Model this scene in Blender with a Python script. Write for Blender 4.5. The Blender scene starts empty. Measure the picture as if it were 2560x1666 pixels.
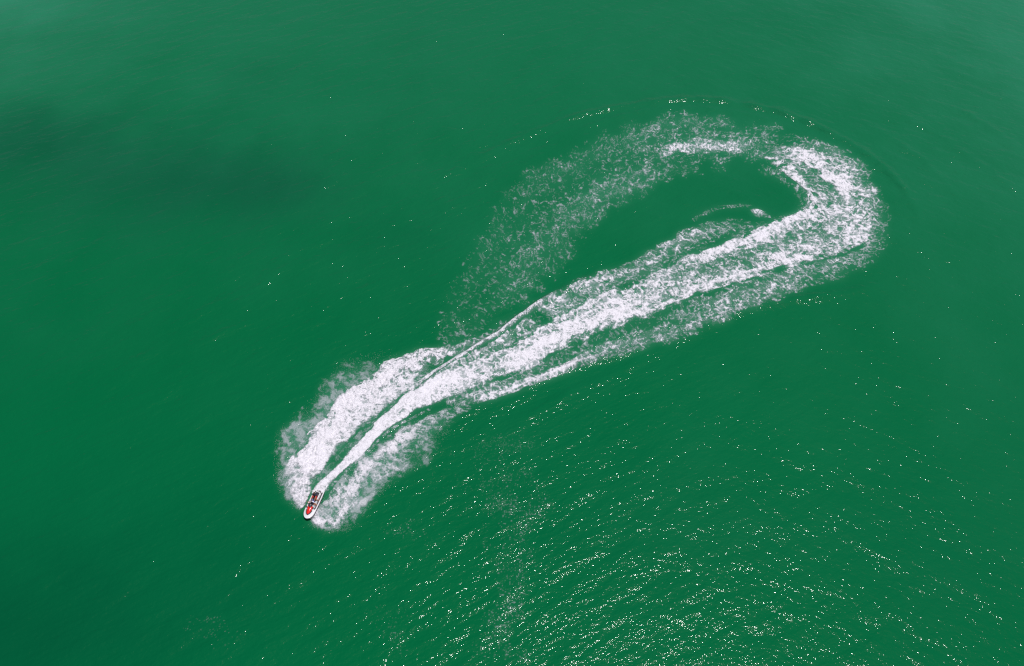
import bpy, bmesh, math
import numpy as np
from mathutils import Vector, Matrix, noise as mnoise

R = math.radians
sc = bpy.context.scene
COL = sc.collection

# ------------------------------------------------------------------ camera, sun, sky
CAM_H, PITCH, HFOV = 83.0, 55.0, 65.0
cam_d = bpy.data.cameras.new('camera'); cam = bpy.data.objects.new('camera', cam_d); COL.objects.link(cam)
cam.location = (0, 0, CAM_H); cam.rotation_euler = (R(90 - PITCH), 0, 0)
cam_d.sensor_width = 36; cam_d.lens = 18 / math.tan(R(HFOV / 2)); cam_d.clip_end = 12000
sc.camera = cam
TH = math.tan(R(HFOV / 2)); _d = R(PITCH)
FW = np.array([0, math.cos(_d), -math.sin(_d)]); UP = np.array([0, math.sin(_d), math.cos(_d)])


def at(x, y, z=0.0):
    """point of the sea (height z) seen at photograph pixel x, y"""
    v = FW + np.array([1, 0, 0]) * (x - 1280) / 1280 * TH + UP * (833 - y) / 1280 * TH
    return np.array([0, 0, CAM_H]) + v * (z - CAM_H) / v[2]


# sun: its mirror image lies just below the lower right edge of the frame
g = at(1800, 2320) - np.array([0, 0, CAM_H]); g /= np.linalg.norm(g)
SUN = Vector((g[0], g[1], -g[2]))
sun_el = math.asin(SUN.z); sun_az = math.atan2(SUN.x, SUN.y)
sd = bpy.data.lights.new('sun', 'SUN'); sun = bpy.data.objects.new('sun', sd); COL.objects.link(sun)
sd.energy = 3.75; sd.angle = R(0.53); sd.color = (1.0, 0.98, 0.955)
sun.rotation_euler = SUN.to_track_quat('Z', 'Y').to_euler()
w = bpy.data.worlds.new('World'); sc.world = w; w.use_nodes = True
wn = w.node_tree.nodes; bg = wn['Background']
sky = wn.new('ShaderNodeTexSky'); sky.sky_type = 'NISHITA'; sky.sun_disc = False
sky.sun_elevation = sun_el; sky.sun_rotation = sun_az; sky.dust_density = 1.5
w.node_tree.links.new(sky.outputs[0], bg.inputs[0]); bg.inputs[1].default_value = 0.05
sc.view_settings.view_transform = 'Standard'; sc.view_settings.look = 'None'
sc.view_settings.exposure = 0.0; sc.view_settings.gamma = 1.0; sc.view_settings.use_curve_mapping = False
sc.cycles.use_denoising = False
sc.cycles.max_bounces = 5; sc.cycles.transparent_max_bounces = 12
sc.cycles.sample_clamp_direct = 40.0
sc.cycles.sample_clamp_indirect = 4.0
sc.cycles.filter_width = 1.3

# ------------------------------------------------------------------ numpy noise
rng = np.random.default_rng(7)
PERM = rng.permutation(4096).astype(np.int64)
GA = rng.uniform(0, 2 * np.pi, 4096); GX, GY = np.cos(GA).astype(np.float32), np.sin(GA).astype(np.float32)


def perlin(x, y, seed=0):
    xi = np.floor(x).astype(np.int64); yi = np.floor(y).astype(np.int64)
    fx = (x - xi).astype(np.float32); fy = (y - yi).astype(np.float32)
    def h(a, b):
        return PERM[(PERM[(a + seed * 131) & 4095] + b) & 4095]
    def gr(a, b, dx, dy):
        k = h(a, b); return GX[k] * dx + GY[k] * dy
    u = fx * fx * fx * (fx * (fx * 6 - 15) + 10); v = fy * fy * fy * (fy * (fy * 6 - 15) + 10)
    n00 = gr(xi, yi, fx, fy); n10 = gr(xi + 1, yi, fx - 1, fy)
    n01 = gr(xi, yi + 1, fx, fy - 1); n11 = gr(xi + 1, yi + 1, fx - 1, fy - 1)
    a = n00 + u * (n10 - n00); b = n01 + u * (n11 - n01)
    return (a + v * (b - a)) * 1.5


def fbm(x, y, o=4, seed=0, g=0.5):
    s = 0; a = 1.0; t = 0
    for i in range(o):
        s = s + a * perlin(x * 2.03 ** i + i * 17.3, y * 2.03 ** i - i * 9.1, seed + i); t += a; a *= g
    return s / t


def ridge(x, y, o=3, seed=0, g=0.55):
    s = 0; a = 1.0; t = 0
    for i in range(o):
        s = s + a * (1 - np.abs(perlin(x * 2.1 ** i + i * 11.7, y * 2.1 ** i + i * 5.3, seed + i)) * 1.6); t += a; a *= g
    return s / t


def rank(p):
    """equalise to 0..1 so that a threshold reads as coverage"""
    q = np.quantile(p[:: max(1, p.size // 40000)], np.linspace(0, 1, 65))
    return np.interp(p, q, np.linspace(0, 1, 65))


def sst(a, b, x):
    t = np.clip((x - a) / (b - a), 0, 1); return t * t * (3 - 2 * t)


# ------------------------------------------------------------------ object helpers
def tag(o, label=None, cat=None, group=None, kind=None):
    if label: o['label'] = label
    if cat: o['category'] = cat
    if group: o['group'] = group
    if kind: o['kind'] = kind
    return o


def link(name, me, mat, parent=None):
    o = bpy.data.objects.new(name, me); COL.objects.link(o)
    if mat: me.materials.append(mat)
    if parent: o.parent = parent
    return o


def mesh_np(name, verts, quads, smooth=True):
    me = bpy.data.meshes.new(name)
    n, m = len(verts), len(quads)
    me.vertices.add(n); me.vertices.foreach_set('co', np.asarray(verts, np.float32).ravel())
    k = quads.shape[1]
    me.loops.add(m * k); me.loops.foreach_set('vertex_index', quads.astype(np.int32).ravel())
    me.polygons.add(m); me.polygons.foreach_set('loop_start', np.arange(0, m * k, k, dtype=np.int32))
    me.update(calc_edges=True)
    me.polygons.foreach_set('use_smooth', np.full(m, smooth))
    me.update()
    return me


def attr(me, name, vals):
    a = me.attributes.new(name, 'FLOAT', 'POINT'); a.data.foreach_set('value', np.asarray(vals, np.float32).ravel())


def mat_new(name):
    m = bpy.data.materials.new(name); m.use_nodes = True
    return m, m.node_tree, m.node_tree.nodes['Principled BSDF']


def N(nt, kind, **kw):
    n = nt.nodes.new(kind)
    for k, v in kw.items(): setattr(n, k, v)
    return n


def mathn(nt, op, a, b=None, c=None, clamp=False):
    n = N(nt, 'ShaderNodeMath', operation=op); n.use_clamp = clamp
    for i, v in enumerate((a, b, c)):
        if v is None: continue
        if isinstance(v, (int, float)): n.inputs[i].default_value = v
        else: nt.links.new(v, n.inputs[i])
    return n.outputs[0]


def plain(name, col, rough=0.4, var=0.12, scale=9.0, coat=0.0, metal=0.0):
    """a paint, cloth or skin with slight wear and mottling of its own"""
    m, nt, b = mat_new(name)
    tc = N(nt, 'ShaderNodeTexCoord'); no = N(nt, 'ShaderNodeTexNoise'); no.inputs['Scale'].default_value = scale
    no.inputs['Detail'].default_value = 4
    nt.links.new(tc.outputs['Object'], no.inputs['Vector'])
    mr = N(nt, 'ShaderNodeMapRange'); nt.links.new(no.outputs['Fac'], mr.inputs['Value'])
    mr.inputs['From Min'].default_value = 0.3; mr.inputs['From Max'].default_value = 0.7
    mr.inputs['To Min'].default_value = 1 - var; mr.inputs['To Max'].default_value = 1 + var * 0.5
    mx = N(nt, 'ShaderNodeVectorMath', operation='SCALE'); mx.inputs[0].default_value = col
    nt.links.new(mr.outputs[0], mx.inputs['Scale']); nt.links.new(mx.outputs[0], b.inputs['Base Color'])
    b.inputs['Roughness'].default_value = rough; b.inputs['Metallic'].default_value = metal
    b.inputs['Coat Weight'].default_value = coat
    return m


# ------------------------------------------------------------------ the sea's long waves
CREST = R(33)                                  # direction the wind-wave crests run
_wr = np.random.default_rng(21)
WAVES = []
for i in range(54):
    lam = 1.25 * (7.0 / 1.25) ** _wr.random()
    a = CREST + math.pi / 2 + _wr.normal(0, 0.32)
    WAVES.append((2 * math.pi / lam * math.cos(a), 2 * math.pi / lam * math.sin(a), _wr.uniform(0, 6.28), 0.0046 * lam ** 0.55))


WAVES2 = []
for i in range(40):
    lam = 1.4 * (8.0 / 1.4) ** _wr.random(); a = R(-26) + math.pi / 2 + _wr.normal(0, 0.3)
    WAVES2.append((2 * math.pi / lam * math.cos(a), 2 * math.pi / lam * math.sin(a), _wr.uniform(0, 6.28), 0.0044 * lam ** 0.6))


def curve_pts(px, n=240):
    P = np.array([at(x, y)[:2] for x, y in px]); k = len(P)
    t = np.linspace(0, k - 1, n); i = np.clip(t.astype(int), 0, k - 2); f = (t - i)[:, None]
    p0 = P[np.clip(i - 1, 0, k - 1)]; p1 = P[i]; p2 = P[i + 1]; p3 = P[np.clip(i + 2, 0, k - 1)]
    return 0.5 * (2 * p1 + (p2 - p0) * f + (2 * p0 - 5 * p1 + 4 * p2 - p3) * f ** 2 + (3 * p1 - p0 - 3 * p2 + p3) * f ** 3)


# rings of wake waves running out from the turn: px line, height, half width
WAKES = [
    ([(1120, 450), (1230, 380), (1360, 320), (1480, 282), (1620, 258), (1740, 248), (1860, 262), (1960, 285), (2060, 325), (2150, 375), (2220, 430), (2270, 490), (2300, 560)], 0.15, 0.75),
    ([(1400, 340), (1520, 300), (1640, 275), (1760, 272), (1880, 290), (1980, 322), (2080, 372), (2150, 425)], 0.06, 0.6),
    ([(1560, 905), (1700, 850), (1820, 790), (1930, 760), (2040, 742), (2150, 725), (2230, 700)], 0.10, 0.7),
    ([(1240, 1100), (1330, 1040), (1480, 960), (1640, 890)], 0.05, 0.8),
    ([(2150, 300), (2250, 360), (2340, 430), (2400, 500)], 0.05, 0.8),
    ([(2250, 290), (2350, 340), (2450, 410), (2540, 480)], 0.05, 0.9),
    ([(2380, 260), (2460, 310), (2560, 380)], 0.045, 0.9),
    ([(1040, 985), (1085, 945), (1135, 908), (1185, 878), (1245, 838), (1290, 803), (1330, 772), (1400, 730), (1500, 685)], 0.20, 0.55),
    ([(1290, 985), (1385, 930), (1470, 905), (1560, 885), (1680, 835)], 0.12, 0.55),
]
WCURVES = [(curve_pts(p), h, s) for p, h, s in WAKES]


def sea_height(x, y):
    z = np.zeros_like(x)
    mod = 0.65 + 0.5 * fbm(x / 23.0, y / 23.0, 2, 3)
    for kx, ky, ph, am in WAVES: z += am * np.sin(kx * x + ky * y + ph)
    ea = sst(-5, 55, x + 14 * fbm(x / 30.0, y / 30.0, 2, 60))
    near = 0.8 + 0.2 * sst(35, 95, y)
    z *= np.clip(mod, 0.3, 1.4) * (1 - 0.7 * ea) * near
    z2 = np.zeros_like(x)
    for kx, ky, ph, am in WAVES2: z2 += am * np.sin(kx * x + ky * y + ph)
    z += z2 * ea * np.clip(mod, 0.3, 1.4) * near
    for C, h, s in WCURVES:
        lo, hi = C.min(0) - 5, C.max(0) + 5
        m = (x > lo[0]) & (x < hi[0]) & (y > lo[1]) & (y < hi[1])
        if not m.any(): continue
        xx, yy = x[m], y[m]; best = np.full(xx.shape, 1e9); who = np.zeros(xx.shape, int)
        for k in range(0, len(C), 2):
            d = (xx - C[k, 0]) ** 2 + (yy - C[k, 1]) ** 2
            c = d < best; best[c] = d[c]; who[c] = k
        e = np.sin(np.pi * np.clip(who / len(C), 0, 1)) ** 0.5
        z[m] += 3.6 * h * e * np.exp(-best / (2 * (s * .62) ** 2)) * (0.8 + 0.5 * perlin(xx / 2.3, yy / 2.3, 9))
    return z


# ------------------------------------------------------------------ foam: traced bands of the wake
# a band is a list of stations (xL, yL, xR, yR, [coverage across it, left to right])
B = []
def band(kind, st, ends=(0.02, 0.02), eL=0.12, eR=0.12, rag=0.06, gain=1.0, lift=0.0, seed=0):
    B.append(dict(kind=kind, st=st, ends=ends, eL=eL, eR=eR, rag=rag, gain=gain, lift=lift, seed=len(B) * 7 + seed))

# main jet trail, from the stern to the tight turn and round it
band('fluff', [
    (778, 1232, 806, 1248, [.9, 1, 1, 1, .9]), (789, 1214, 811, 1230, [.9, 1, 1, 1, .9]), (821, 1186, 837, 1202, [.9, 1, 1, 1, .75]), (857, 1147, 877, 1166, [.9, 1, 1, .95, .7]),
    (895, 1108, 917, 1130, [.9, 1, 1, .95, .7]), (934, 1063, 953, 1088, [.95, 1, 1, 1, .8]), (970, 1027, 994, 1059, [.95, 1, 1, 1, .8]),
    (1008, 992, 1036, 1031, [.9, 1, 1, 1, .8]), (1052, 966, 1097, 1007, [.85, 1, 1, .95, .75]), (1105, 935, 1148, 985, [.8, .97, .97, .9, .7]),
    (1160, 910, 1205, 968, [.8, .93, .9, .86, .65]), (1212, 892, 1258, 950, [.8, .9, .86, .85, .6]), (1268, 868, 1323, 925, [.85, .86, .8, .86, .6]),
], (0.0, 0.45), 0.1, 0.16, 0.08, lift=0.10)
band('lace', [
    (1008, 992, 1036, 1031, [.5, .7, .7, .7, .5]), (1105, 935, 1148, 985, [.8, .95, .95, .9, .7]), (1190, 900, 1240, 955, [.9, .95, .95, .9, .7]), (1268, 870, 1323, 930, [.9, .85, .8, .88, .65]), (1336, 826, 1398, 882, [.95, .85, .78, .85, .7]),
    (1420, 779, 1478, 849, [.95, .82, .72, .8, .8]), (1490, 742, 1555, 820, [.92, .78, .68, .8, .85]), (1570, 712, 1632, 790, [.9, .8, .6, .75, .88]),
    (1640, 680, 1706, 752, [.9, .82, .55, .78, .85]), (1713, 643, 1781, 728, [.92, .75, .42, .75, .9]), (1794, 614, 1862, 696, [.95, .65, .36, .7, .88]),
    (1890, 573, 1962, 670, [.95, .55, .34, .68, .8]), (1930, 556, 2010, 660, [.9, .5, .34, .6, .7])], (0.12, 0.08), 0.07, 0.16, 0.08, lift=0.05)
band('web', [
    (1862, 585, 1935, 675, [.9, .5, .3, .6, .7]), (1900, 570, 1975, 668, [.95, .55, .34, .68, .8]), (1965, 541, 2056, 652, [.95, .6, .4, .62, .75]), (2026, 515, 2150, 620, [.95, .6, .5, .6, .8, .5]),
    (2024, 496, 2205, 566, [.92, .6, .42, .55, .72, .45, .3]), (2020, 478, 2215, 508, [.9, .5, .45, .72, .6, .45, .28]), (1990, 452, 2199, 456, [.92, .45, .3, .75, .65, .42, .3]),
    (1955, 428, 2165, 405, [.9, .55, .25, .7, .55, .4, .32]), (1910, 402, 2070, 350, [.75, .5, .6, .5, .35, .34, .28]), (1868, 396, 1958, 322, [.3, .45, .55, .38, .33, .28]),
], (0.08, 0.12), 0.07, 0.16, 0.08, gain=1.15, lift=0.05)
# old faint loop: outer veil with a brighter strand, and the inner strand
band('lace', [
    (1925, 412, 2010, 335, [.15, .3, .42, .35, .34, .28]), (1868, 410, 1930, 305, [.15, .25, .3, .48, .33, .3, .3]),
    (1800, 432, 1840, 290, [.14, .3, .15, .5, .3, .26, .26]), (1715, 445, 1712, 276, [.14, .36, .14, .6, .34, .2, .24]),
    (1655, 470, 1620, 300, [.12, .34, .14, .55, .3, .17, .2]), (1608, 497, 1545, 330, [.1, .22, .26, .32, .24, .2, .18]),
    (1560, 530, 1475, 350, [.12, .22, .3, .22, .15, .2, .2]), (1507, 555, 1415, 378, [.14, .28, .32, .18, .15, .18, .24]),
    (1470, 600, 1340, 405, [.12, .22, .3, .2, .12, .16, .2]), (1446, 630, 1275, 450, [.08, .2, .26, .2, .1, .15, .16]),
    (1415, 670, 1235, 510, [.06, .12, .22, .24, .1, .13, .16]), (1380, 712, 1195, 575, [.05, .12, .2, .24, .09, .13, .18]),
    (1344, 748, 1150, 647, [.04, .12, .22, .24, .09, .12, .2]), (1290, 788, 1118, 705, [.04, .12, .24, .17, .08, .12, .15]),
    (1235, 830, 1095, 765, [.06, .18, .26, .14, .08, .12, .16]), (1170, 868, 1080, 820, [.1, .22, .24, .14, .12, .14]), (1130, 885, 1068, 858, [.1, .2, .2, .15, .1]),
], (0.06, 0.04), 0.16, 0.26, 0.16, gain=0.72)
band('strand', [(1860, 330, 1880, 300, [.3, .2]), (1780, 325, 1790, 288, [.4, .3]), (1700, 335, 1700, 275, [.3, .4, .35]), (1620, 355, 1600, 290, [.3, .35, .3]), (1540, 390, 1510, 325, [.25, .3, .3]), (1460, 435, 1425, 370, [.2, .3, .3]), (1380, 490, 1330, 415, [.15, .25, .28]),
                (1310, 560, 1250, 480, [.12, .2, .24]), (1260, 640, 1190, 575, [.1, .16, .22]), (1230, 720, 1140, 680, [.06, .14, .2]), (1190, 790, 1100, 770, [.05, .12, .16])], (.1, .1), .3, .4, .2, gain=.5)
band('web', [(1700, 448, 1695, 405, [.25, .4, .3]), (1620, 475, 1600, 415, [.25, .4, .35]), (1560, 510, 1520, 435, [.2, .38, .35]), (1500, 560, 1450, 470, [.2, .36, .34]), (1450, 620, 1380, 520, [.15, .32, .32]), (1400, 690, 1320, 590, [.12, .28, .3]), (1330, 750, 1270, 670, [.1, .28, .26]), (1260, 810, 1220, 750, [.08, .26, .2])],
     (.1, .1), .2, .2, .2, gain=.58)
band('lace', [(1905, 400, 1914, 392, [0.56, 0.64]), (1950, 428, 1966, 420, [0.64, 0.76, 0.56]), (1985, 452, 2003, 446, [0.72, 0.80, 0.56]), (2014, 478, 2034, 474, [0.72, 0.80, 0.56]), (2020, 505, 2048, 508, [0.76, 0.80, 0.56]), (2000, 530, 2030, 545, [0.76, 0.80, 0.56]),
               (1960, 545, 1985, 568, [0.72, 0.80, 0.56]), (1895, 572, 1915, 597, [0.72, 0.80, 0.56]), (1800, 614, 1820, 640, [0.64, 0.80, 0.48]), (1716, 645, 1733, 668, [0.56, 0.72, 0.40]), (1640, 682, 1655, 702, [0.48, 0.64, 0.32])], (.1, .2), .08, .45, .35, lift=.06)
band('lace', [(1560, 800, 1572, 815, [0.40, 0.56, 0.40]), (1640, 760, 1654, 778, [0.48, 0.72, 0.48]), (1720, 722, 1740, 745, [0.56, 0.80, 0.56]), (1800, 690, 1822, 715, [0.64, 0.80, 0.64]), (1890, 660, 1910, 690, [0.64, 0.80, 0.56]), (1970, 640, 1990, 665, [0.56, 0.76, 0.48]), (2060, 622, 2080, 645, [0.56, 0.76, 0.48]), (2130, 590, 2160, 612, [0.48, 0.76, 0.48]), (2150, 545, 2185, 560, [0.48, 0.64, 0.40])], (.15, .1), .4, .3, .35, lift=.05)
# crest through the middle of the turn
band('fluff', [(1945, 372, 1965, 360, [0.24, 0.32]), (1985, 392, 2005, 372, [0.40, 0.56, 0.32]), (2020, 420, 2055, 402, [0.56, 0.72, 0.40]), (2058, 448, 2095, 435, [0.56, 0.76, 0.48]), (2090, 475, 2130, 465, [0.48, 0.72, 0.40]), (2110, 510, 2150, 508, [0.32, 0.48, 0.32])], (.2, .2), .3, .3, .3, lift=.05)
band('fluff', [(1215, 905, 1250, 945, [.4, .7, .5]), (1275, 880, 1318, 918, [.5, .8, .5]), (1345, 838, 1392, 872, [.5, .8, .5]), (1428, 795, 1470, 838, [.5, .75, .5]), (1500, 760, 1542, 805, [.45, .7, .45]), (1580, 728, 1618, 772, [.35, .55, .4]), (1650, 700, 1690, 738, [.2, .4, .3])], (.15, .2), .25, .25, .25, lift=.06)
# torn fringe inside the bend
band('strand', [(1880, 425, 1905, 402, [.1, .3]), (1930, 455, 1955, 432, [.12, .4]), (1965, 478, 1990, 455, [.12, .4]), (1990, 500, 2022, 482, [.12, .42]), (1985, 530, 2024, 520, [.1, .4]), (1930, 545, 1965, 548, [.1, .35]), (1870, 560, 1895, 575, [.1, .3])], (.1, .1), .4, .05, .3, gain=.9)
# strand of the old loop
band('lace', [(1905, 372, 1900, 345, [.4, .4]), (1850, 385, 1848, 345, [.4, .55, .3]), (1790, 385, 1788, 345, [.5, .6, .4]), (1730, 385, 1720, 345, [.6, .7, .4]), (1680, 395, 1665, 360, [.6, .75, .4]), (1645, 412, 1625, 385, [.3, .4])], (.2, .2), .2, .2, .25)
# skirt outside the turn and along the lower right
band('lace', [
    (2198, 500, 2228, 500, [.25, .2, .15]), (2185, 560, 2226, 562, [.35, .25, .15]), (2140, 622, 2208, 640, [.5, .35, .18]), (2052, 650, 2125, 690, [.45, .4, .3, .2]),
    (1960, 668, 2030, 722, [.4, .45, .4, .25]), (1862, 695, 1925, 765, [.35, .4, .45, .3]), (1782, 728, 1832, 800, [.3, .42, .5, .35]),
    (1706, 757, 1750, 835, [.2, .38, .5, .4]), (1650, 800, 1690, 858, [.25, .45, .42, .3]), (1597, 826, 1645, 868, [.3, .45, .4, .3]),
    (1529, 848, 1568, 892, [.28, .42, .35]), (1468, 878, 1492, 910, [.35, .55, .45]), (1381, 922, 1389, 944, [.55, .8, .6]),
    (1275, 958, 1290, 982, [.6, .75, .5]), (1161, 987, 1170, 1022, [.5, .55, .4]), (1100, 1016, 1120, 1052, [.45, .5, .3]),
], (0.05, 0.1), 0.12, 0.12, 0.10, gain=1.02)
# bright crest of the lower wake wave
band('fluff', [(1161, 1004, 1163, 1014, [.2, .4, .3]), (1240, 982, 1244, 992, [.3, .5, .35]), (1325, 948, 1330, 957, [.3, .6, .4]), (1387, 926, 1392, 935, [.3, .6, .45]),
               (1440, 903, 1446, 911, [.7, .9, .5]), (1500, 884, 1505, 890, [.4, .6, .3])], (.15, .2), .3, .3, .15, lift=0.03)
# filaments drawn out between trail and lower band
band('strand', [
    (1100, 1005, 1104, 1018, [.3, .3]), (1181, 965, 1190, 990, [.45, .35, .3]), (1262, 948, 1280, 962, [.5, .4]), (1330, 915, 1365, 945, [.4, .28, .35]), (1400, 878, 1440, 915, [.35, .22, .3]),
    (1480, 845, 1512, 882, [.3, .18, .25]), (1555, 812, 1580, 838, [.22, .16, .2]), (1640, 770, 1660, 805, [.18, .15, .2]), (1745, 725, 1765, 752, [.15, .2]),
], (.05, .1), .05, .05, .05)
# port-side wake crest with its feathered inner face
band('fluff', [(1005, 985, 1013, 998, [.5, .6, .3]), (1032, 966, 1041, 979, [.7, .7, .4]), (1081, 929, 1090, 941, [.85, .75, .4]), (1129, 900, 1138, 912, [.95, .75, .4]), (1181, 871, 1189, 882, [.95, .75, .4]),
               (1245, 832, 1253, 843, [.95, .75, .4]), (1290, 796, 1299, 808, [.9, .7, .4]), (1329, 767, 1340, 780, [.75, .6, .35]), (1368, 741, 1380, 755, [.6, .5, .3]), (1420, 712, 1432, 726, [.4, .4, .3])],
     (.12, .2), .06, .6, .05, lift=0.10)
band('strand', [(1040, 975, 1058, 990, [.7, .5]), (1090, 938, 1118, 960, [.8, .5, .25]), (1139, 908, 1175, 930, [.75, .45, .3]), (1190, 880, 1230, 905, [.7, .4, .15]), (1254, 842, 1300, 876, [.72, .42, .14]),
                (1300, 806, 1352, 840, [.72, .48, .16]), (1341, 778, 1405, 815, [.75, .55, .22])], (.06, .2), .04, .1, .08)
band('lace', [(1335, 772, 1385, 815, [.8, .6, .3]), (1372, 742, 1450, 790, [.78, .62, .4, .2]), (1433, 702, 1505, 752, [.6, .6, .5, .2]), (1507, 676, 1568, 722, [.45, .55, .5, .25]), (1580, 652, 1640, 690, [.4, .5, .42, .2]),
              (1632, 618, 1705, 660, [.5, .52, .4, .2]), (1690, 584, 1762, 630, [.5, .5, .35, .18]), (1748, 560, 1830, 600, [.35, .42, .3, .15]), (1800, 547, 1880, 580, [.22, .3, .2]), (1850, 545, 1925, 560, [.1, .12])],
     (.06, .06), .1, .1, .1)
band('strand', [(1085, 868, 1098, 912, [.1, .3, .5]), (1140, 850, 1160, 884, [.15, .35, .6]), (1190, 838, 1215, 852, [.15, .3, .5]), (1245, 808, 1268, 818, [.15, .35]), (1290, 780, 1305, 792, [.1, .3])], (.1, .1), .3, .05, .2)
# port-side spray sheet thrown up by the hull
band('spray', [
    (750, 1276, 764, 1262, [.5, .7, .7]), (722, 1247, 776, 1232, [.45, .75, .7, .7]), (710, 1215, 788, 1214, [.4, .7, .8, .85, .6]), (706, 1180, 797, 1194, [.4, .6, .6, .9, .6]),
    (722, 1152, 812, 1172, [.5, .75, .9, .95, .5]), (752, 1120, 838, 1138, [.6, .85, .95, .85, .4])], (0, .15), .25, .1, .12, lift=0.35)
band('fluff', [
    (709, 1185, 790, 1190, [.5, .5, .5, .6]), (722, 1155, 810, 1172, [.7, .85, .8, .7, .3]), (750, 1120, 838, 1138, [.8, 1, .95, .8, .35]), (772, 1083, 868, 1103, [.8, 1, .93, .7, .35]), (803, 1055, 893, 1075, [.8, 1, .85, .55, .3]),
    (826, 1024, 925, 1048, [.85, 1, .85, .5, .3]), (847, 995, 960, 1023, [.8, .98, .82, .5, .3]), (882, 966, 995, 995, [.75, .92, .78, .45, .3]), (918, 950, 1020, 975, [.8, .85, .72, .45, .32]),
    (945, 925, 1045, 950, [.8, .85, .7, .5, .35]), (960, 905, 1065, 935, [.8, .8, .66, .5, .35]), (1002, 893, 1090, 920, [.65, .75, .62, .42]), (1050, 874, 1120, 897, [.6, .66, .5, .3]), (1095, 872, 1140, 890, [.4, .5, .3]), (1130, 868, 1160, 880, [.2, .3])],
     (.08, .05), .05, .22, .16, lift=0.28)
# thin mist blown off outside it, and the soft inner slope of the sheet
band('mist', [(700, 1190, 712, 1195, [.15, .4]), (690, 1145, 735, 1158, [.15, .45, .45]), (688, 1095, 765, 1122, [.16, .5, .5, .4]), (722, 1055, 790, 1085, [.15, .5, .5]), (758, 1015, 825, 1055, [.14, .42, .45]), (793, 975, 845, 1025, [.14, .35, .35]),
              (806, 925, 872, 990, [.14, .35, .3]), (838, 905, 915, 962, [.1, .3, .25]), (885, 902, 945, 945, [.08, .2, .2]), (950, 895, 970, 912, [.05, .15])], (.1, .1), .35, .05, .25, gain=1.25)
band('mist', [(750, 1276, 768, 1258, [.9, 1]), (712, 1247, 780, 1232, [.6, .9, 1, .9]), (698, 1215, 790, 1214, [.4, .8, 1, 1, .9]), (696, 1180, 800, 1194, [.4, .8, 1, 1, .9]), (722, 1145, 818, 1166, [.5, .9, 1, .9, .5]), (752, 1110, 848, 1130, [.5, .9, 1, .85, .45]),
              (775, 1072, 880, 1098, [.5, .9, 1, .85, .45]), (808, 1048, 910, 1070, [.5, .9, .9, .8, .45]), (850, 1000, 955, 1040, [.5, .8, .85, .75, .4]), (905, 965, 1005, 1003, [.4, .7, .8, .7, .5]), (970, 935, 1060, 958, [.3, .6, .7, .6, .5]), (1050, 890, 1110, 915, [.2, .5, .5])],
     (0, .12), .3, .2, .16, gain=.78, lift=.2)
band('spray', [(765, 1162, 812, 1176, [.3, .7, .5, .2]), (800, 1112, 848, 1132, [.3, .6, .5, .2]), (830, 1078, 880, 1098, [.3, .55, .5, .2]), (868, 1045, 912, 1065, [.3, .55, .45, .2]), (905, 1012, 955, 1035, [.3, .6, .5, .25]), (950, 985, 1000, 1003, [.3, .6, .5, .25]), (1000, 952, 1050, 965, [.3, .55, .5, .3]), (1060, 912, 1100, 922, [.2, .4, .3])],
     (.05, .1), .2, .25, .2, lift=.15)
# starboard spray
band('spray', [
    (783, 1296, 780, 1302, [.5, .6]), (789, 1280, 797, 1320, [.5, .7, .8, .6]), (803, 1262, 838, 1322, [.5, .5, .55, .85, .7]), (818, 1243, 868, 1320, [.5, .5, .45, .8, .85]), (834, 1222, 886, 1290, [.45, .5, .6, .75, .4]),
    (855, 1200, 905, 1262, [.35, .5, .6, .55, .3]), (880, 1172, 930, 1228, [.3, .55, .55, .35, .2]), (905, 1145, 968, 1200, [.3, .6, .5, .3, .2]),
    (932, 1120, 1010, 1180, [.35, .5, .42, .28, .15]), (965, 1097, 1052, 1145, [.4, .5, .38, .25, .12]), (1005, 1072, 1082, 1105, [.4, .45, .3, .14]), (1050, 1047, 1118, 1070, [.4, .42, .3, .12]), (1100, 1020, 1160, 1042, [.45, .42, .25]), (1165, 1000, 1210, 1018, [.3, .3, .15])],
     (.02, .08), .12, .25, .15, lift=0.16)
band('mist', [(838, 1322, 842, 1332, [.2, .1]), (872, 1312, 882, 1322, [.2, .1]), (888, 1280, 905, 1290, [.35, .2, .1]), (912, 1240, 938, 1250, [.35, .3, .1]), (955, 1195, 985, 1205, [.3, .2, .1]), (1020, 1160, 1050, 1180, [.3, .25, .1]), (1070, 1110, 1095, 1140, [.2, .1])], (.1, .1), .1, .3, .25)
band('mist', [(780, 1292, 776, 1304, [.8, .8]), (789, 1276, 797, 1326, [.8, 1, 1, .7]), (801, 1258, 842, 1332, [.8, 1, 1, 1, .6]), (816, 1240, 880, 1325, [.8, 1, 1, 1, .6]), (832, 1218, 902, 1292, [.7, 1, 1, .9, .4]), (855, 1196, 925, 1262, [.6, .9, 1, .7, .3]),
              (880, 1168, 955, 1225, [.5, .9, .9, .6, .3]), (905, 1140, 1000, 1200, [.4, .8, .8, .6, .25]), (932, 1114, 1045, 1180, [.4, .8, .8, .5, .2]), (965, 1092, 1078, 1145, [.4, .7, .7, .4, .2]), (1005, 1066, 1095, 1112, [.3, .6, .6, .3]), (1050, 1042, 1125, 1075, [.3, .5, .4, .2]), (1100, 1015, 1160, 1042, [.2, .3, .2])],
     (0, .1), .12, .35, .2, gain=.72, lift=.12)
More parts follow.
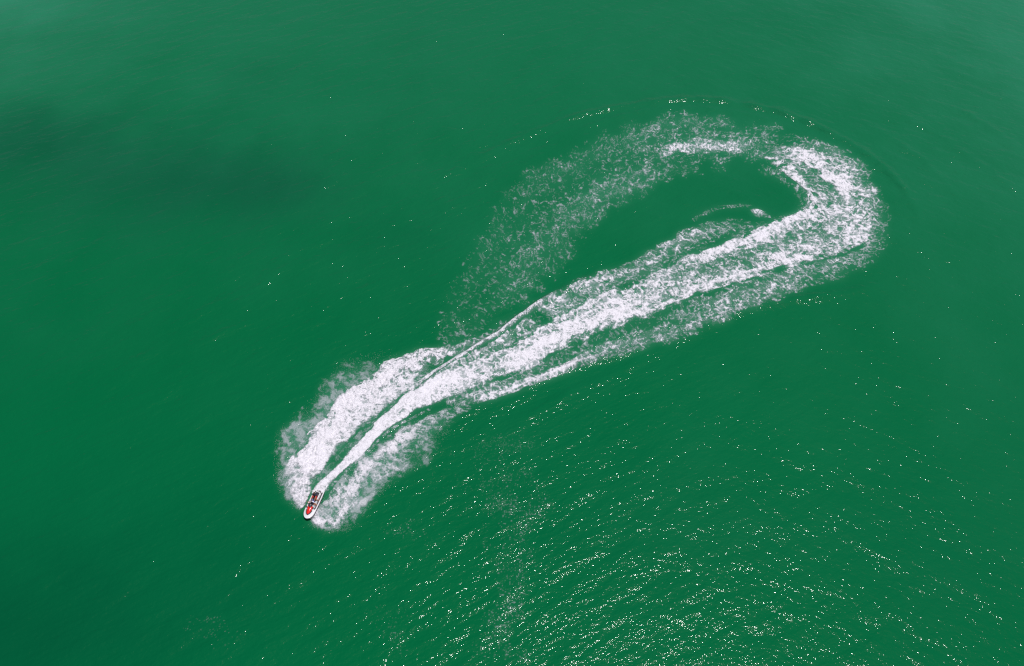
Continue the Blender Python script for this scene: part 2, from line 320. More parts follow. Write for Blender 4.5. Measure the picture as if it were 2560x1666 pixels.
# pale lines beside the jet
band('spray', [(812, 1228, 816, 1232, [.3, .3]), (848, 1190, 855, 1197, [.5, .3]), (884, 1155, 890, 1162, [.5, .3]), (925, 1120, 930, 1125, [.4, .3]), (975, 1072, 980, 1077, [.4, .3]), (1030, 1042, 1036, 1047, [.35, .3]), (1085, 1014, 1090, 1019, [.3, .2])], (.05, .1), .25, .25, .1)
band('mist', [(787, 1205, 795, 1215, [.2, .3]), (812, 1172, 824, 1184, [.25, .2, .25]), (846, 1135, 860, 1148, [.3, .2, .25]), (880, 1100, 895, 1108, [.3, .25]), (905, 1075, 930, 1068, [.35, .2]), (945, 1045, 965, 1030, [.35, .2]), (985, 1010, 1005, 994, [.35, .25])], (.05, .05), .1, .1, .1)
# small foam scrap inside the loop
band('strand', [(1726, 552, 1732, 560, [.25, .3]), (1752, 532, 1760, 542, [.35, .25]), (1785, 517, 1800, 528, [.3, .4]), (1820, 514, 1835, 524, [.35, .4]), (1855, 510, 1868, 520, [.35, .3]), (1885, 512, 1892, 520, [.2, .2])], (.1, .1), .3, .3, .3)
band('lace', [(1872, 522, 1885, 545, [.3, .45]), (1895, 524, 1900, 545, [.5, .6, .3]), (1915, 532, 1918, 548, [.5, .4]), (1930, 540, 1932, 548, [.3])], (.15, .15), .25, .25, .25)
# trail of old foam specks in the lower middle
band('speck', [(1200, 1060, 1330, 1080, [.02, .06, .03]), (1180, 1140, 1380, 1160, [.02, .07, .1, .03]), (1190, 1230, 1400, 1260, [.02, .1, .16, .04]), (1200, 1330, 1350, 1345, [.04, .15, .2, .05]), (1210, 1440, 1340, 1450, [.03, .09, .16, .04]), (1200, 1540, 1330, 1560, [.05, .14, .17, .05]), (1170, 1640, 1330, 1670, [.05, .12, .12, .05])], (.1, .0), .2, .2, .2)
band('speck', [(900, 1330, 1000, 1290, [.03, .03]), (980, 1350, 1060, 1300, [.03, .1, .03]), (1060, 1400, 1100, 1340, [.02, .04])], (.2, .2), .3, .3, .3)
band('speck', [(430, 1560, 500, 1500, [.02, .03]), (500, 1610, 570, 1550, [.03, .07, .03]), (560, 1640, 640, 1590, [.02, .02])], (.2, .2), .3, .3, .3)
band('speck', [(850, 1530, 960, 1480, [.02, .03]), (930, 1620, 1040, 1560, [.03, .07, .03]), (1000, 1680, 1080, 1640, [.02, .03])], (.2, .2), .3, .3, .3)
band('speck', [(960, 1330, 1130, 1080, [.01, .02, .03]), (1120, 1330, 1200, 1080, [.02, .02, .04]), (1190, 1280, 1260, 1060, [.02, .04])], (.1, .1), .3, .3, .3)

CELL = 0.07


def spline(P, t):
    k = len(P); i = np.clip(t.astype(int), 0, k - 2); f = (t - i)[:, None]
    p0 = P[np.clip(i - 1, 0, k - 1)]; p1 = P[i]; p2 = P[i + 1]; p3 = P[np.clip(i + 2, 0, k - 1)]
    return 0.5 * (2 * p1 + (p2 - p0) * f + (2 * p0 - 5 * p1 + 4 * p2 - p3) * f ** 2 + (3 * p1 - p0 - 3 * p2 + p3) * f ** 3)


allp = np.array([at(s[i], s[i + 1])[:2] for b in B for s in b['st'] for i in (0, 2)])
X0, Y0 = allp.min(0) - 2; X1, Y1 = allp.max(0) + 2
GNX, GNY = int((X1 - X0) / CELL) + 1, int((Y1 - Y0) / CELL) + 1
A = np.zeros((GNY, GNX), np.float32); LIFT = np.zeros_like(A); COV = np.zeros_like(A)

for b in B:
    st = b['st']; k = len(st)
    PL = np.array([at(s[0], s[1])[:2] for s in st]); PR = np.array([at(s[2], s[3])[:2] for s in st])
    D = np.array([np.interp(np.linspace(0, 1, 13), np.linspace(0, 1, len(s[4])) if len(s[4]) > 1 else [0.5], s[4]) for s in st])
    seg = np.maximum(np.linalg.norm(np.diff(PL, axis=0), axis=1), np.linalg.norm(np.diff(PR, axis=0), axis=1))
    wid = np.linalg.norm(PL - PR, axis=1).max()
    ts = np.concatenate([np.linspace(i, i + 1, int(seg[i] / (CELL * 0.6)) + 2, endpoint=False) for i in range(k - 1)])
    ns = int(wid / (CELL * 0.6)) + 2; ss = np.linspace(0, 1, ns)
    L, Rr = spline(PL, ts), spline(PR, ts)
    C = (L + Rr) / 2; dist = np.concatenate([[0], np.cumsum(np.linalg.norm(np.diff(C, axis=0), axis=1))])
    W = np.linalg.norm(L - Rr, axis=1)
    P = L[:, None] + (Rr - L)[:, None] * ss[None, :, None]
    ix = ((P[..., 0] - X0) / CELL).round().astype(int); iy = ((P[..., 1] - Y0) / CELL).round().astype(int)
    x0, x1, y0, y1 = ix.min(), ix.max() + 1, iy.min(), iy.max() + 1
    T = np.full((y1 - y0, x1 - x0), -1.0); S = np.zeros_like(T)
    T[iy - y0, ix - x0] = ts[:, None]; S[iy - y0, ix - x0] = ss[None, :]
    m = T >= 0; t, s = T[m], S[m]
    wx = (np.nonzero(m)[1] + x0) * CELL + X0; wy = (np.nonzero(m)[0] + y0) * CELL + Y0
    along = np.interp(t, ts, dist); width = np.interp(t, ts, W); across = (s - 0.5) * width
    sd_ = b['seed']
    # ragged edges
    rg = b['rag'] * (0.7 * perlin(along / 2.4, s * 3, sd_) + 0.5 * fbm(wx / 0.7, wy / 0.7, 3, sd_ + 1)) * 2.2
    s2 = np.clip(s + rg, -0.2, 1.2)
    ti = np.clip(t + 0.35 * perlin(wx / 1.9, wy / 1.9, sd_ + 5), 0, k - 1)
    i0 = np.clip(ti.astype(int), 0, k - 2); f = ti - i0
    sj = np.clip(s2, 0, 1) * 12; j0 = np.clip(sj.astype(int), 0, 11); g_ = sj - j0
    d = ((D[i0, j0] * (1 - g_) + D[i0, j0 + 1] * g_) * (1 - f) + (D[i0 + 1, j0] * (1 - g_) + D[i0 + 1, j0 + 1] * g_) * f)
    tn = t / (k - 1)
    env = sst(0, b['eL'], s2) * sst(0, b['eR'], 1 - s2)
    if b['ends'][0] > 0: env = env * sst(0, b['ends'][0], tn)
    if b['ends'][1] > 0: env = env * sst(0, b['ends'][1], 1 - tn)
    big = 0.5 * fbm(wx / 3.2, wy / 3.2, 3, sd_ + 9) + 0.8 * fbm(along / 9.0, across / 1.6, 3, sd_ + 10)
    w1 = fbm(wx / 1.3, wy / 1.3, 4, sd_ + 2, 0.6); w2 = fbm(wx / 1.3 + 40, wy / 1.3, 4, sd_ + 3, 0.6)
    wpx = wx + 0.85 * w1; wpy = wy + 0.85 * w2
    kd = b['kind']
    mod = dict(web=0.28, lace=0.32, strand=0.2, fluff=0.2, spray=0.3, mist=0.4, speck=0.9)[kd]
    dd = np.clip(d * env * (1 + mod * big * 2.2) * b['gain'], 0, 1.1)
    def fil(n, w_):                              # thin line along the zero set of a noise
        return np.exp(-(n / w_) ** 2)
    if kd in ('lace', 'strand', 'web'):
        if kd == 'lace':
            al, ac = along + 0.7 * w1, across + 0.7 * w2
            n0, n1, n2, n3 = perlin(wpx / 1.9, wpy / 1.9, sd_ + 20), perlin(al / 0.62, ac / 2.1, sd_), perlin(wpx / 0.85, wpy / 0.85, sd_ + 4), perlin(wpx / 0.46 + w2, wpy / 0.46, sd_ + 6)
        elif kd == 'web':
            al, ac = along + 0.9 * w1, across + 0.9 * w2
            n0, n1, n2, n3 = perlin(wpx / 2.3, wpy / 2.3, sd_ + 20), perlin(al / 1.3, ac / 3.0, sd_), perlin(wpx / 1.25, wpy / 1.25, sd_ + 4), perlin(wpx / 0.6 + w2, wpy / 0.6, sd_ + 6)
        else:
            al = along + 0.7 * w1 + 0.25 * across
            n0, n1, n2, n3 = perlin(al / 1.3, across / 3, sd_ + 20), perlin(al / 0.55, across / 3.2, sd_), perlin(al / 0.8 + 9, across / 1.7, sd_ + 4), perlin(wpx / 0.4, wpy / 0.5, sd_ + 6)
        def pres(k, lo):                          # where the lines of one net are torn away
            return sst(lo - dd * 1.05, lo + .28 - dd * 0.95, rank(fbm(along / 1.5 + 7 * k + w1, across / 1.0 + w2, 3, sd_ + 12 + k, .6) + .22 * perlin(wpx / .5 + k, wpy / .5, sd_ + 40)))
        dd = dd * 0.86; wv = 0.075 + 0.12 * dd
        f0 = fil(n0, wv * .55) * pres(0, .75); f1 = fil(n1, wv * 1.25) * pres(1, .82); f2 = fil(n2, wv * 1.1) * pres(2, .88); f3 = fil(n3, wv * 1.5) * pres(3, .95)
        fine = perlin(wx / 0.16, wy / 0.16, sd_ + 8)
        net = 1 - (1 - 0.9 * f0) * (1 - 0.9 * f1) * (1 - 0.85 * f2) * (1 - 0.7 * f3)
        clump = rank(fbm(wpx / 0.6 + 3, wpy / 0.6, 4, sd_ + 14, 0.7))
        bo = 0.12 if kd == 'web' else 0.03; blot = sst(1.36 - bo - dd * .85, 1.60 - bo - dd * .7, clump) * 0.88
        milk = (0.30 * dd ** 1.8 + 0.05 * sst(.05, .25, dd)) * (0.2 + 1.3 * rank(fbm(wpx / 1.3, wpy / 1.3, 3, sd_ + 15)))
        a = net * (1 + 0.4 * fine) * np.clip(0.42 + dd * 1.25, 0, 1.2)
        a = 1 - (1 - np.clip(a, 0, 1)) * (1 - milk * sst(0.08, 0.5, dd)) * (1 - blot)
        tx = rank(0.5 * fbm((along + .5 * w1) / 0.42, (across + .5 * w2) / 1.3, 4, sd_ + 30, .65) - 0.5 * np.abs(perlin(wpx / 0.8, wpy / 0.8, sd_ + 31)))
        a = a * (0.5 + 0.5 * sst(0, .7, tx))
    elif kd == 'fluff':
        p = rank(0.5 * fbm(wpx / 0.8, wpy / 0.8, 4, sd_, 0.65) + 0.3 * ridge(wpx / 0.5, wpy / 0.5, 3, sd_ + 4) + 0.16 * perlin(wx / 0.15, wy / 0.15, sd_ + 8))
        body = sst(0.95 - dd * 1.25, 1.35 - dd * 1.15, p)
        lines = fil(perlin(wpx / 0.55, wpy / 0.55, sd_ + 7), 0.05 + 0.12 * dd) * sst(0.1, 0.5, dd) * 0.7
        tx = rank(0.5 * fbm(wpx / 0.45, wpy / 0.45, 4, sd_ + 30, .7) - 0.35 * np.abs(perlin(wpx / 0.6, wpy / 0.6, sd_ + 31)))
        a = 1 - (1 - body * (0.62 + 0.38 * sst(-.1, .7, tx))) * (1 - lines * 0.8) * (1 - 0.3 * dd)
    elif kd == 'spray':
        p = rank(0.45 * fbm((along + .5 * w1) / 0.5, (across + .5 * w2) / 1.0, 4, sd_, 0.65) + 0.22 * fbm(wpx / 1.3, wpy / 1.3, 3, sd_ + 4) + 0.15 * perlin(wx / 0.16, wy / 0.16, sd_ + 8))
        a = sst(1 - dd * 1.1 - .42, 1 - dd * 1.1 + .45, p) * sst(0, .15, dd) * (0.6 + 0.4 * sst(0.3, .9, dd))
    elif kd == 'mist':
        p = rank(0.45 * fbm((along + .8 * w1) / 0.7, (across + .8 * w2) / 1.3, 4, sd_, 0.62) + 0.10 * perlin(wx / 0.15, wy / 0.15, sd_ + 8) + 0.3 * fbm(wpx / 1.7, wpy / 1.7, 3, sd_))
        a = sst(1 - dd - .5, 1 - dd + .5, p) * sst(0, .12, dd) * 0.46
    else:
        p = rank(0.6 * perlin(wx / 0.15, wy / 0.15, sd_) + 0.25 * fbm(wpx / 1.8, wpy / 1.8, 3, sd_ + 4) + 0.25 * perlin(wx / 0.36, wy / 0.36, sd_ + 2))
        a = sst(1 - dd * .4 - .05, 1 - dd * .4 + .08, p) * 0.35 * sst(0, .03, dd)
    a = np.clip(a, 0, 1) * sst(0.0, 0.06, dd)
    ry, rx = np.nonzero(m); ry += y0; rx += x0
    A[ry, rx] = 1 - (1 - A[ry, rx]) * (1 - a)
    LIFT[ry, rx] = np.maximum(LIFT[ry, rx], b['lift'] * env * sst(0.2, 0.9, dd))
    if kd != 'speck': COV[ry, rx] = 1 - (1 - COV[ry, rx]) * (1 - dd * np.clip(env, 0, 1) * 0.9)


def blur(a, r):
    for ax in (0, 1):
        c = np.cumsum(np.concatenate([np.zeros_like(np.take(a, [0], ax)), a], ax), ax, dtype=np.float64)
        n = a.shape[ax]; i = np.arange(n); hi = np.minimum(i + r + 1, n); lo = np.maximum(i - r, 0)
        a = ((np.take(c, hi, ax) - np.take(c, lo, ax)) / (2 * r + 1)).astype(np.float32)
    return a


COVB = blur(blur(COV, 4), 4)
COVC = blur(blur(COV, 7), 7)
AER = blur(blur(A, 5), 5)                       # bubbly, paler water under and around the foam
gx = X0 + np.arange(GNX) * CELL; gy = Y0 + np.arange(GNY) * CELL
keep = A > 0.03
q = keep[:-1, :-1] | keep[1:, :-1] | keep[:-1, 1:] | keep[1:, 1:]
vy, vx = np.nonzero(np.pad(q, ((0, 1), (0, 1))) | np.pad(q, ((1, 0), (0, 1))) | np.pad(q, ((0, 1), (1, 0))) | np.pad(q, ((1, 0), (1, 0))))
IDX = np.full(A.shape, -1, np.int64); IDX[vy, vx] = np.arange(len(vy))
px, py = gx[vx], gy[vy]
LB = blur(LIFT, 3)[vy, vx]; a = A[vy, vx]; cv = COVB[vy, vx]
puff = 0.5 + 0.5 * fbm(px / 0.75, py / 0.75, 4, 77, 0.6) * 2
pz = sea_height(px, py) + 0.025 + LB * (0.35 + 1.1 * np.clip(puff, 0, 1) + 0.55 * np.clip(fbm(px / 0.32, py / 0.32, 3, 88, 0.6), -.5, .5)) + cv * 0.10 * np.clip(puff, 0, 1.2) + 0.05 * a
qy, qx = np.nonzero(q)
quads = np.stack([IDX[qy, qx], IDX[qy, qx + 1], IDX[qy + 1, qx + 1], IDX[qy + 1, qx]], 1)
print('foam verts', len(px), 'quads', len(quads))

# foam material
fm, nt, pb = mat_new('sea foam')
at_ = N(nt, 'ShaderNodeAttribute', attribute_name='foam')
tc = N(nt, 'ShaderNodeTexCoord')
n1 = N(nt, 'ShaderNodeTexNoise'); n1.inputs['Scale'].default_value = 9.0; n1.inputs['Detail'].default_value = 3
nt.links.new(tc.outputs['Object'], n1.inputs['Vector'])
jit = mathn(nt, 'MULTIPLY', mathn(nt, 'SUBTRACT', n1.outputs['Fac'], 0.5), 0.9)
edge = mathn(nt, 'MULTIPLY', jit, mathn(nt, 'MULTIPLY', at_.outputs['Fac'], 1.0))
alpha = mathn(nt, 'ADD', at_.outputs['Fac'], edge, clamp=True)
nt.links.new(alpha, pb.inputs['Alpha'])
mr = N(nt, 'ShaderNodeMapRange'); nt.links.new(at_.outputs['Fac'], mr.inputs['Value'])
mr.inputs['From Min'].default_value = 0.25; mr.inputs['From Max'].default_value = 0.85
mc = N(nt, 'ShaderNodeMix', data_type='RGBA'); nt.links.new(mr.outputs[0], mc.inputs['Factor'])
mc.inputs[6].default_value = (0.46, 0.52, 0.57, 1); mc.inputs[7].default_value = (0.81, 0.775, 0.835, 1)
nt.links.new(mc.outputs[2], pb.inputs['Base Color'])
pb.inputs['Roughness'].default_value = 0.85; pb.inputs['Specular IOR Level'].default_value = 0.2
n2 = N(nt, 'ShaderNodeTexNoise'); n2.inputs['Scale'].default_value = 5.0; n2.inputs['Detail'].default_value = 5; n2.inputs['Roughness'].default_value = 0.65
nt.links.new(tc.outputs['Object'], n2.inputs['Vector'])
bp = N(nt, 'ShaderNodeBump'); bp.inputs['Strength'].default_value = 0.8; bp.inputs['Distance'].default_value = 0.22
nt.links.new(n2.outputs['Fac'], bp.inputs['Height']); nt.links.new(bp.outputs[0], pb.inputs['Normal'])

me = mesh_np('wake_foam', np.stack([px, py, pz], 1), quads)
attr(me, 'foam', a)
foam = link('wake_foam', me, fm)
tag(foam, 'white looping wake of foam churned across green sea behind the jet ski', 'wake foam', kind='stuff')

# ------------------------------------------------------------------ water
def axis(lo, hi, step, far):
    core = np.arange(lo, hi + step, step); out = []; s = step; v = hi
    while v < far: s *= 1.22; v += s; out.append(v)
    out = np.array(out); neg = lo - (out - hi)
    return np.concatenate([neg[::-1], core, out + (core[-1] - hi)])

wxs = axis(-100, 100, 0.34, 5500); wys = axis(12, 138, 0.34, 5500)
GXX, GYY = np.meshgrid(wxs, wys)
fx_, fy_ = GXX.ravel(), GYY.ravel()
hz = sea_height(fx_, fy_)
far_ = np.maximum(np.maximum(np.abs(fx_) - 100, 0), np.maximum(np.maximum(12 - fy_, fy_ - 138), 0))
hz *= np.clip(1 - far_ / 25, 0, 1)
nx_, ny_ = len(wxs), len(wys)
ii, jj = np.meshgrid(np.arange(nx_ - 1), np.arange(ny_ - 1)); ii, jj = ii.ravel(), jj.ravel()
wq = np.stack([jj * nx_ + ii, jj * nx_ + ii + 1, (jj + 1) * nx_ + ii + 1, (jj + 1) * nx_ + ii], 1)
wme = mesh_np('sea_water', np.stack([fx_, fy_, hz], 1), wq)
# aeration sampled from the foam field
cx = np.clip(((fx_ - X0) / CELL).astype(int), 0, GNX - 1); cy = np.clip(((fy_ - Y0) / CELL).astype(int), 0, GNY - 1)
inb = (fx_ > X0) & (fx_ < X1) & (fy_ > Y0) & (fy_ < Y1)
attr(wme, 'aeration', np.where(inb, np.maximum(AER[cy, cx] * 0.6, COVC[cy, cx] * 0.55), 0))
# paler and darker patches in the water colour: px centre, px radii, amount
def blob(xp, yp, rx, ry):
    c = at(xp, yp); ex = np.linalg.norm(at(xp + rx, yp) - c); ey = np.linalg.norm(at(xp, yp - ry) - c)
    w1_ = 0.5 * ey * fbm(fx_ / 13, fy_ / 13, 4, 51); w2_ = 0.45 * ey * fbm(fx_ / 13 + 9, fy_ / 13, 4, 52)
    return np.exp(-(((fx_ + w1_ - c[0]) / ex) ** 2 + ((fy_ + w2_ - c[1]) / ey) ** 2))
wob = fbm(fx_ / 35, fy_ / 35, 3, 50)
pale_amt = 0.6 * blob(-40, -60, 260, 150) + 0.30 * blob(200, -40, 900, 330) + 0.28 * blob(2300, -20, 1300, 430) + 0.45 * blob(2600, -60, 420, 260) + 0.05 * blob(2500, 800, 400, 400)
dark_tone = 0.48 * blob(0, 350, 300, 80) + 0.40 * blob(230, 410, 300, 110) + 0.36 * blob(480, 440, 260, 110) + 0.25 * blob(690, 470, 150, 70) + 0.15 * blob(620, 200, 150, 60) + 0.12 * blob(980, 590, 120, 60) + 0.75 * blob(-60, 1600, 330, 280) + 0.25 * blob(400, 1500, 300, 200) + 0.10 * blob(1500, 1350, 900, 250)
attr(wme, 'pale_tone', np.clip(pale_amt * (1 + 0.15 * wob), 0, 1)); attr(wme, 'dark_tone', np.clip(dark_tone * (1 + 0.5 * wob) + 0.10 * wob, 0, 1))
east = np.clip(sst(-5, 55, fx_ + 14 * fbm(fx_ / 30, fy_ / 30, 2, 60)), 0, 1)
attr(wme, 'east', 0.85 * east); attr(wme, 'west', 1 - 0.75 * east)
nr = 0.75 + 0.25 * sst(35, 95, fy_)
attr(wme, 'east_swell', 0.85 * east * nr); attr(wme, 'west_swell', (1 - 0.75 * east) * nr)
calm = 1.0 * np.clip(1 - far_ / 300, 0.5, 1)

wm, nt, pb = mat_new('green sea water')
L = nt.links.new
def A_(n): return N(nt, 'ShaderNodeAttribute', attribute_name=n).outputs['Fac']
tc = N(nt, 'ShaderNodeTexCoord')
def mixc(fac, a, b):
    m = N(nt, 'ShaderNodeMix', data_type='RGBA'); L(fac, m.inputs['Factor'])
    for s, v in ((6, a), (7, b)):
        if isinstance(v, tuple): m.inputs[s].default_value = v + (1,)
        else: L(v, m.inputs[s])
    return m.outputs[2]
big = N(nt, 'ShaderNodeTexNoise'); big.inputs['Scale'].default_value = 0.025; big.inputs['Detail'].default_value = 3; L(tc.outputs['Object'], big.inputs['Vector'])
c = mixc(mathn(nt, 'MULTIPLY', big.outputs['Fac'], 1.0), (0.0, 0.101, 0.031), (0.0, 0.113, 0.039))
c = mixc(A_('dark_tone'), c, (0.0, 0.048, 0.022))
c = mixc(A_('pale_tone'), c, (0.028, 0.205, 0.115))
aer = mathn(nt, 'MULTIPLY', A_('aeration'), 0.95, clamp=True)
c = mixc(aer, c, (0.12, 0.34, 0.24))
L(c, pb.inputs['Base Color'])
pb.inputs['Roughness'].default_value = 0.04; pb.inputs['IOR'].default_value = 1.333; pb.inputs['Specular IOR Level'].default_value = 0.30
# ripples: three sizes, drawn out along the crests
def rip(sx, sy, scale, rot, dist, strength, prev, detail=2.0, rough=0.5, w_=None):
    mp = N(nt, 'ShaderNodeMapping'); L(tc.outputs['Object'], mp.inputs['Vector'])
    mp.vector_type = 'TEXTURE'
    mp.inputs['Rotation'].default_value = (0, 0, rot); mp.inputs['Scale'].default_value = (1 / sx, 1 / sy, 1)
    no = N(nt, 'ShaderNodeTexNoise'); L(mp.outputs[0], no.inputs['Vector'])
    no.inputs['Scale'].default_value = scale; no.inputs['Detail'].default_value = detail; no.inputs['Roughness'].default_value = rough
    b = N(nt, 'ShaderNodeBump'); b.inputs['Distance'].default_value = dist; b.inputs['Strength'].default_value = strength
    L(no.outputs['Fac'], b.inputs['Height'])
    if w_: L(w_, b.inputs['Strength'])
    if prev: L(prev, b.inputs['Normal'])
    return b.outputs[0]
E_, W_ = A_('east'), A_('west')                  # two wind-wave trains cross the bay: their share changes slowly eastwards
nrm = rip(0.30, 1.0, 0.9, CREST - 0.10, 0.29, 1.0, None, 2.0, w_=A_('west_swell'))
nrm = rip(0.42, 1.0, 0.95, R(-24), 0.24, 1.0, nrm, 2.0, w_=A_('east_swell'))
nrm = rip(0.6, 1.0, 1.4, 0.1, 0.06, 1.0, nrm, 2.0)
nrm = rip(0.6, 1.0, 2.6, CREST - 0.25, 0.080, 1.0, nrm, 2.0, w_=W_)
nrm = rip(0.6, 1.0, 2.6, R(-20), 0.080, 1.0, nrm, 2.0, w_=E_)
nrm = rip(0.8, 1.0, 6.5, 0.1, 0.022, 1.0, nrm, 2.0)
L(nrm, pb.inputs['Normal'])
water = link('water', wme, wm); tag(water, kind='structure')

# ------------------------------------------------------------------ jet ski frame
bow = at(766.5, 1298.5, .4); stern = at(798.6, 1228, .4)
fwd = (bow - stern); fwd[2] = 0; fwd /= np.linalg.norm(fwd)
mid = (bow + stern) / 2
yaw = math.atan2(-fwd[0], fwd[1])
BOAT = Matrix.Translation((mid[0], mid[1], 0.10)) @ Matrix.Rotation(yaw, 4, 'Z') @ Matrix.Rotation(R(3.0), 4, 'X') @ Matrix.Rotation(R(0), 4, 'Y')

M_white = plain('white gelcoat', (0.80, 0.78, 0.80), 0.25, 0.05, 4, coat=0.5)
M_dark = plain('dark grey plastic', (0.045, 0.035, 0.045), 0.5, 0.2, 12)
M_mat = plain('ribbed deck mat', (0.075, 0.05, 0.065), 0.8, 0.25, 30)
M_red = plain('red hood panel', (0.75, 0.018, 0.012), 0.25, 0.15, 3, coat=0.6)
M_seat = plain('black seat vinyl', (0.03, 0.028, 0.035), 0.5, 0.2, 14)
M_grey = plain('grey rubber pad', (0.22, 0.20, 0.21), 0.6, 0.1, 14)
M_skin = plain('tanned skin', (0.46, 0.19, 0.10), 0.5, 0.12, 10)
M_hair = plain('brown hair', (0.06, 0.025, 0.015), 0.6, 0.3, 40)
M_navy = plain('navy life vest', (0.012, 0.014, 0.045), 0.7, 0.3, 12)
M_black = plain('black neoprene', (0.018, 0.014, 0.02), 0.7, 0.3, 12)
M_pale = plain('pale blue cloth', (0.62, 0.62, 0.78), 0.8, 0.1, 12)
M_cap = plain('grey cap cloth', (0.33, 0.27, 0.27), 0.8, 0.15, 14)
M_redc = plain('red cloth', (0.45, 0.02, 0.03), 0.8, 0.15, 12)
M_blue = plain('blue webbing', (0.05, 0.09, 0.42), 0.7, 0.1, 12)


def bm_obj(name, bm, mat, parent=None, smooth=True, bevel=0):
    me = bpy.data.meshes.new(name)
    bmesh.ops.recalc_face_normals(bm, faces=bm.faces)
    for f in bm.faces: f.smooth = smooth
    bm.to_mesh(me); bm.free()
    o = link(name, me, mat, parent)
    return o


def loft(bm, rings, close=True, caps=True):
    R_ = [[bm.verts.new(p) for p in r] for r in rings]
    n = len(R_[0])
    for a_, b_ in zip(R_[:-1], R_[1:]):
        for i in range(n if close else n - 1):
            j = (i + 1) % n
            bm.faces.new((a_[i], a_[j], b_[j], b_[i]))
    if caps:
        bm.faces.new(R_[0][::-1]); bm.faces.new(R_[-1])
    return R_


def tube(bm, pts, rads, n=10, flat=1.0):
    pts = [Vector(p) for p in pts]; rings = []
    for i, p in enumerate(pts):
        t = (pts[min(i + 1, len(pts) - 1)] - pts[max(i - 1, 0)]).normalized()
        u = t.cross(Vector((0, 0, 1)));
        if u.length < 0.2: u = t.cross(Vector((0, 1, 0)))
        u.normalize(); v = u.cross(t).normalized(); r = rads[i]
        rings.append([p + u * r * math.cos(2 * math.pi * k / n) + v * r * flat * math.sin(2 * math.pi * k / n) for k in range(n)])
    loft(bm, rings)


def ellipsoid(bm, c, r, rot=None, seg=16):
    m = Matrix.Translation(c) @ (rot.to_4x4() if rot else Matrix.Identity(4)) @ Matrix.Diagonal((*r, 1))
    bmesh.ops.create_uvsphere(bm, u_segments=seg, v_segments=seg // 2 + 2, radius=1, matrix=m)


def half_beam(y):                                # plan shape of the deck: blunt round bow
    if y > 0.7:
        u = (y - 0.7) / 1.0; return 0.60 * max(0.0, 1 - u ** 2.3) ** 0.5
    return 0.60 - 0.035 * max(0, (-y - 0.4) / 1.3) ** 1.5

jet = bpy.data.objects.new('jet_ski', None); COL.objects.link(jet); jet.matrix_world = BOAT
tag(jet, 'white jet ski with red hood panel racing at the head of the foam wake', 'jet ski')
YS = list(np.linspace(-1.7, 0.7, 17)) + [0.85, 1.0, 1.12, 1.24, 1.35, 1.44, 1.52, 1.58, 1.63, 1.67, 1.69]
# lower hull, dark
bm = bmesh.new(); rings = []
for y in YS:
    b = max(half_beam(y), 0.03); lo = -0.22 + 0.42 * max(0, (y - 0.5) / 1.2) ** 2.2
    rings.append([(-b * 1.0, y, 0.36), (-b * 1.02, y, 0.30), (-b * 0.93, y, min(0.10 + lo * .3, 0.28)), (-b * 0.45, y, min(lo * 0.6, .25)), (0, y, min(lo, .24)),
                  (b * 0.45, y, min(lo * 0.6, .25)), (b * 0.93, y, min(0.10 + lo * .3, 0.28)), (b * 1.02, y, 0.30), (b * 1.0, y, 0.36)])
loft(bm, rings)
bm_obj('lower_hull', bm, M_dark, jet)
# white deck: gunwales, sunken footwells, centre rising to the hood
def deck_z(y, s):
    """height at station y, s = |x| / half beam"""
    peak = np.interp(y, [-1.7, -1.35, -1.2, -0.2, 0.25, 0.45, 0.9, 1.3, 1.55, 1.7], [.40, .42, .60, .60, .66, .86, .80, .66, .52, .42])
    well = np.interp(y, [-1.7, -1.6, -0.2, 0.3, 0.55, 0.7], [.40, .33, .28, .30, .42, .50])
    cw = np.interp(y, [-1.7, -1.2, 0.0, 0.45, 0.9, 1.7], [.42, .42, .45, .5, .70, .85])
    if s < cw: z = peak - (peak - well) * 0.30 * (s / cw) ** 3
    elif s < cw + 0.12: z = (peak - (peak - well) * 0.3) * (1 - (s - cw) / .12) + well * ((s - cw) / .12)
    elif s < 0.80: z = well
    elif s < 0.86: z = well + (0.47 - well) * (s - .80) / .06
    else: z = 0.47
    if y > 0.7:
        e = (y - 0.7); z = peak * (1 - sst(0.15, 0.98, s)) + 0.46 * sst(0.15, 0.98, s)
    return float(z)
bm = bmesh.new(); rings = []
SS = [-1.03, -1.0, -.93, -.86, -.80, -.72, -.60, -.54, -.48, -.42, -.3, -.15, 0, .15, .3, .42, .48, .54, .60, .72, .80, .86, .93, 1.0, 1.03]
for y in YS + [1.70]:
    b = max(half_beam(y), 0.012); r = []
    for s_ in SS:
        z = deck_z(y, min(abs(s_), 1)); z = 0.42 if abs(s_) == 1.0 else (0.345 if abs(s_) > 1 else z)
        r.append((s_ * b, y, z))
    rings.append(r + [(b * 0.6, y, 0.32), (-b * 0.6, y, 0.32)])
loft(bm, rings)
deck = bm_obj('deck', bm, M_white, jet)
# bumper rail
bm = bmesh.new()
path = [(half_beam(y) * 1.03, y, 0.345) for y in YS] + [(0, 1.725, 0.345)] + [(-half_beam(y) * 1.03, y, 0.345) for y in YS[::-1]]
tube(bm, path, [0.022] * len(path), 8); bm_obj('bumper_rail', bm, M_dark, jet)
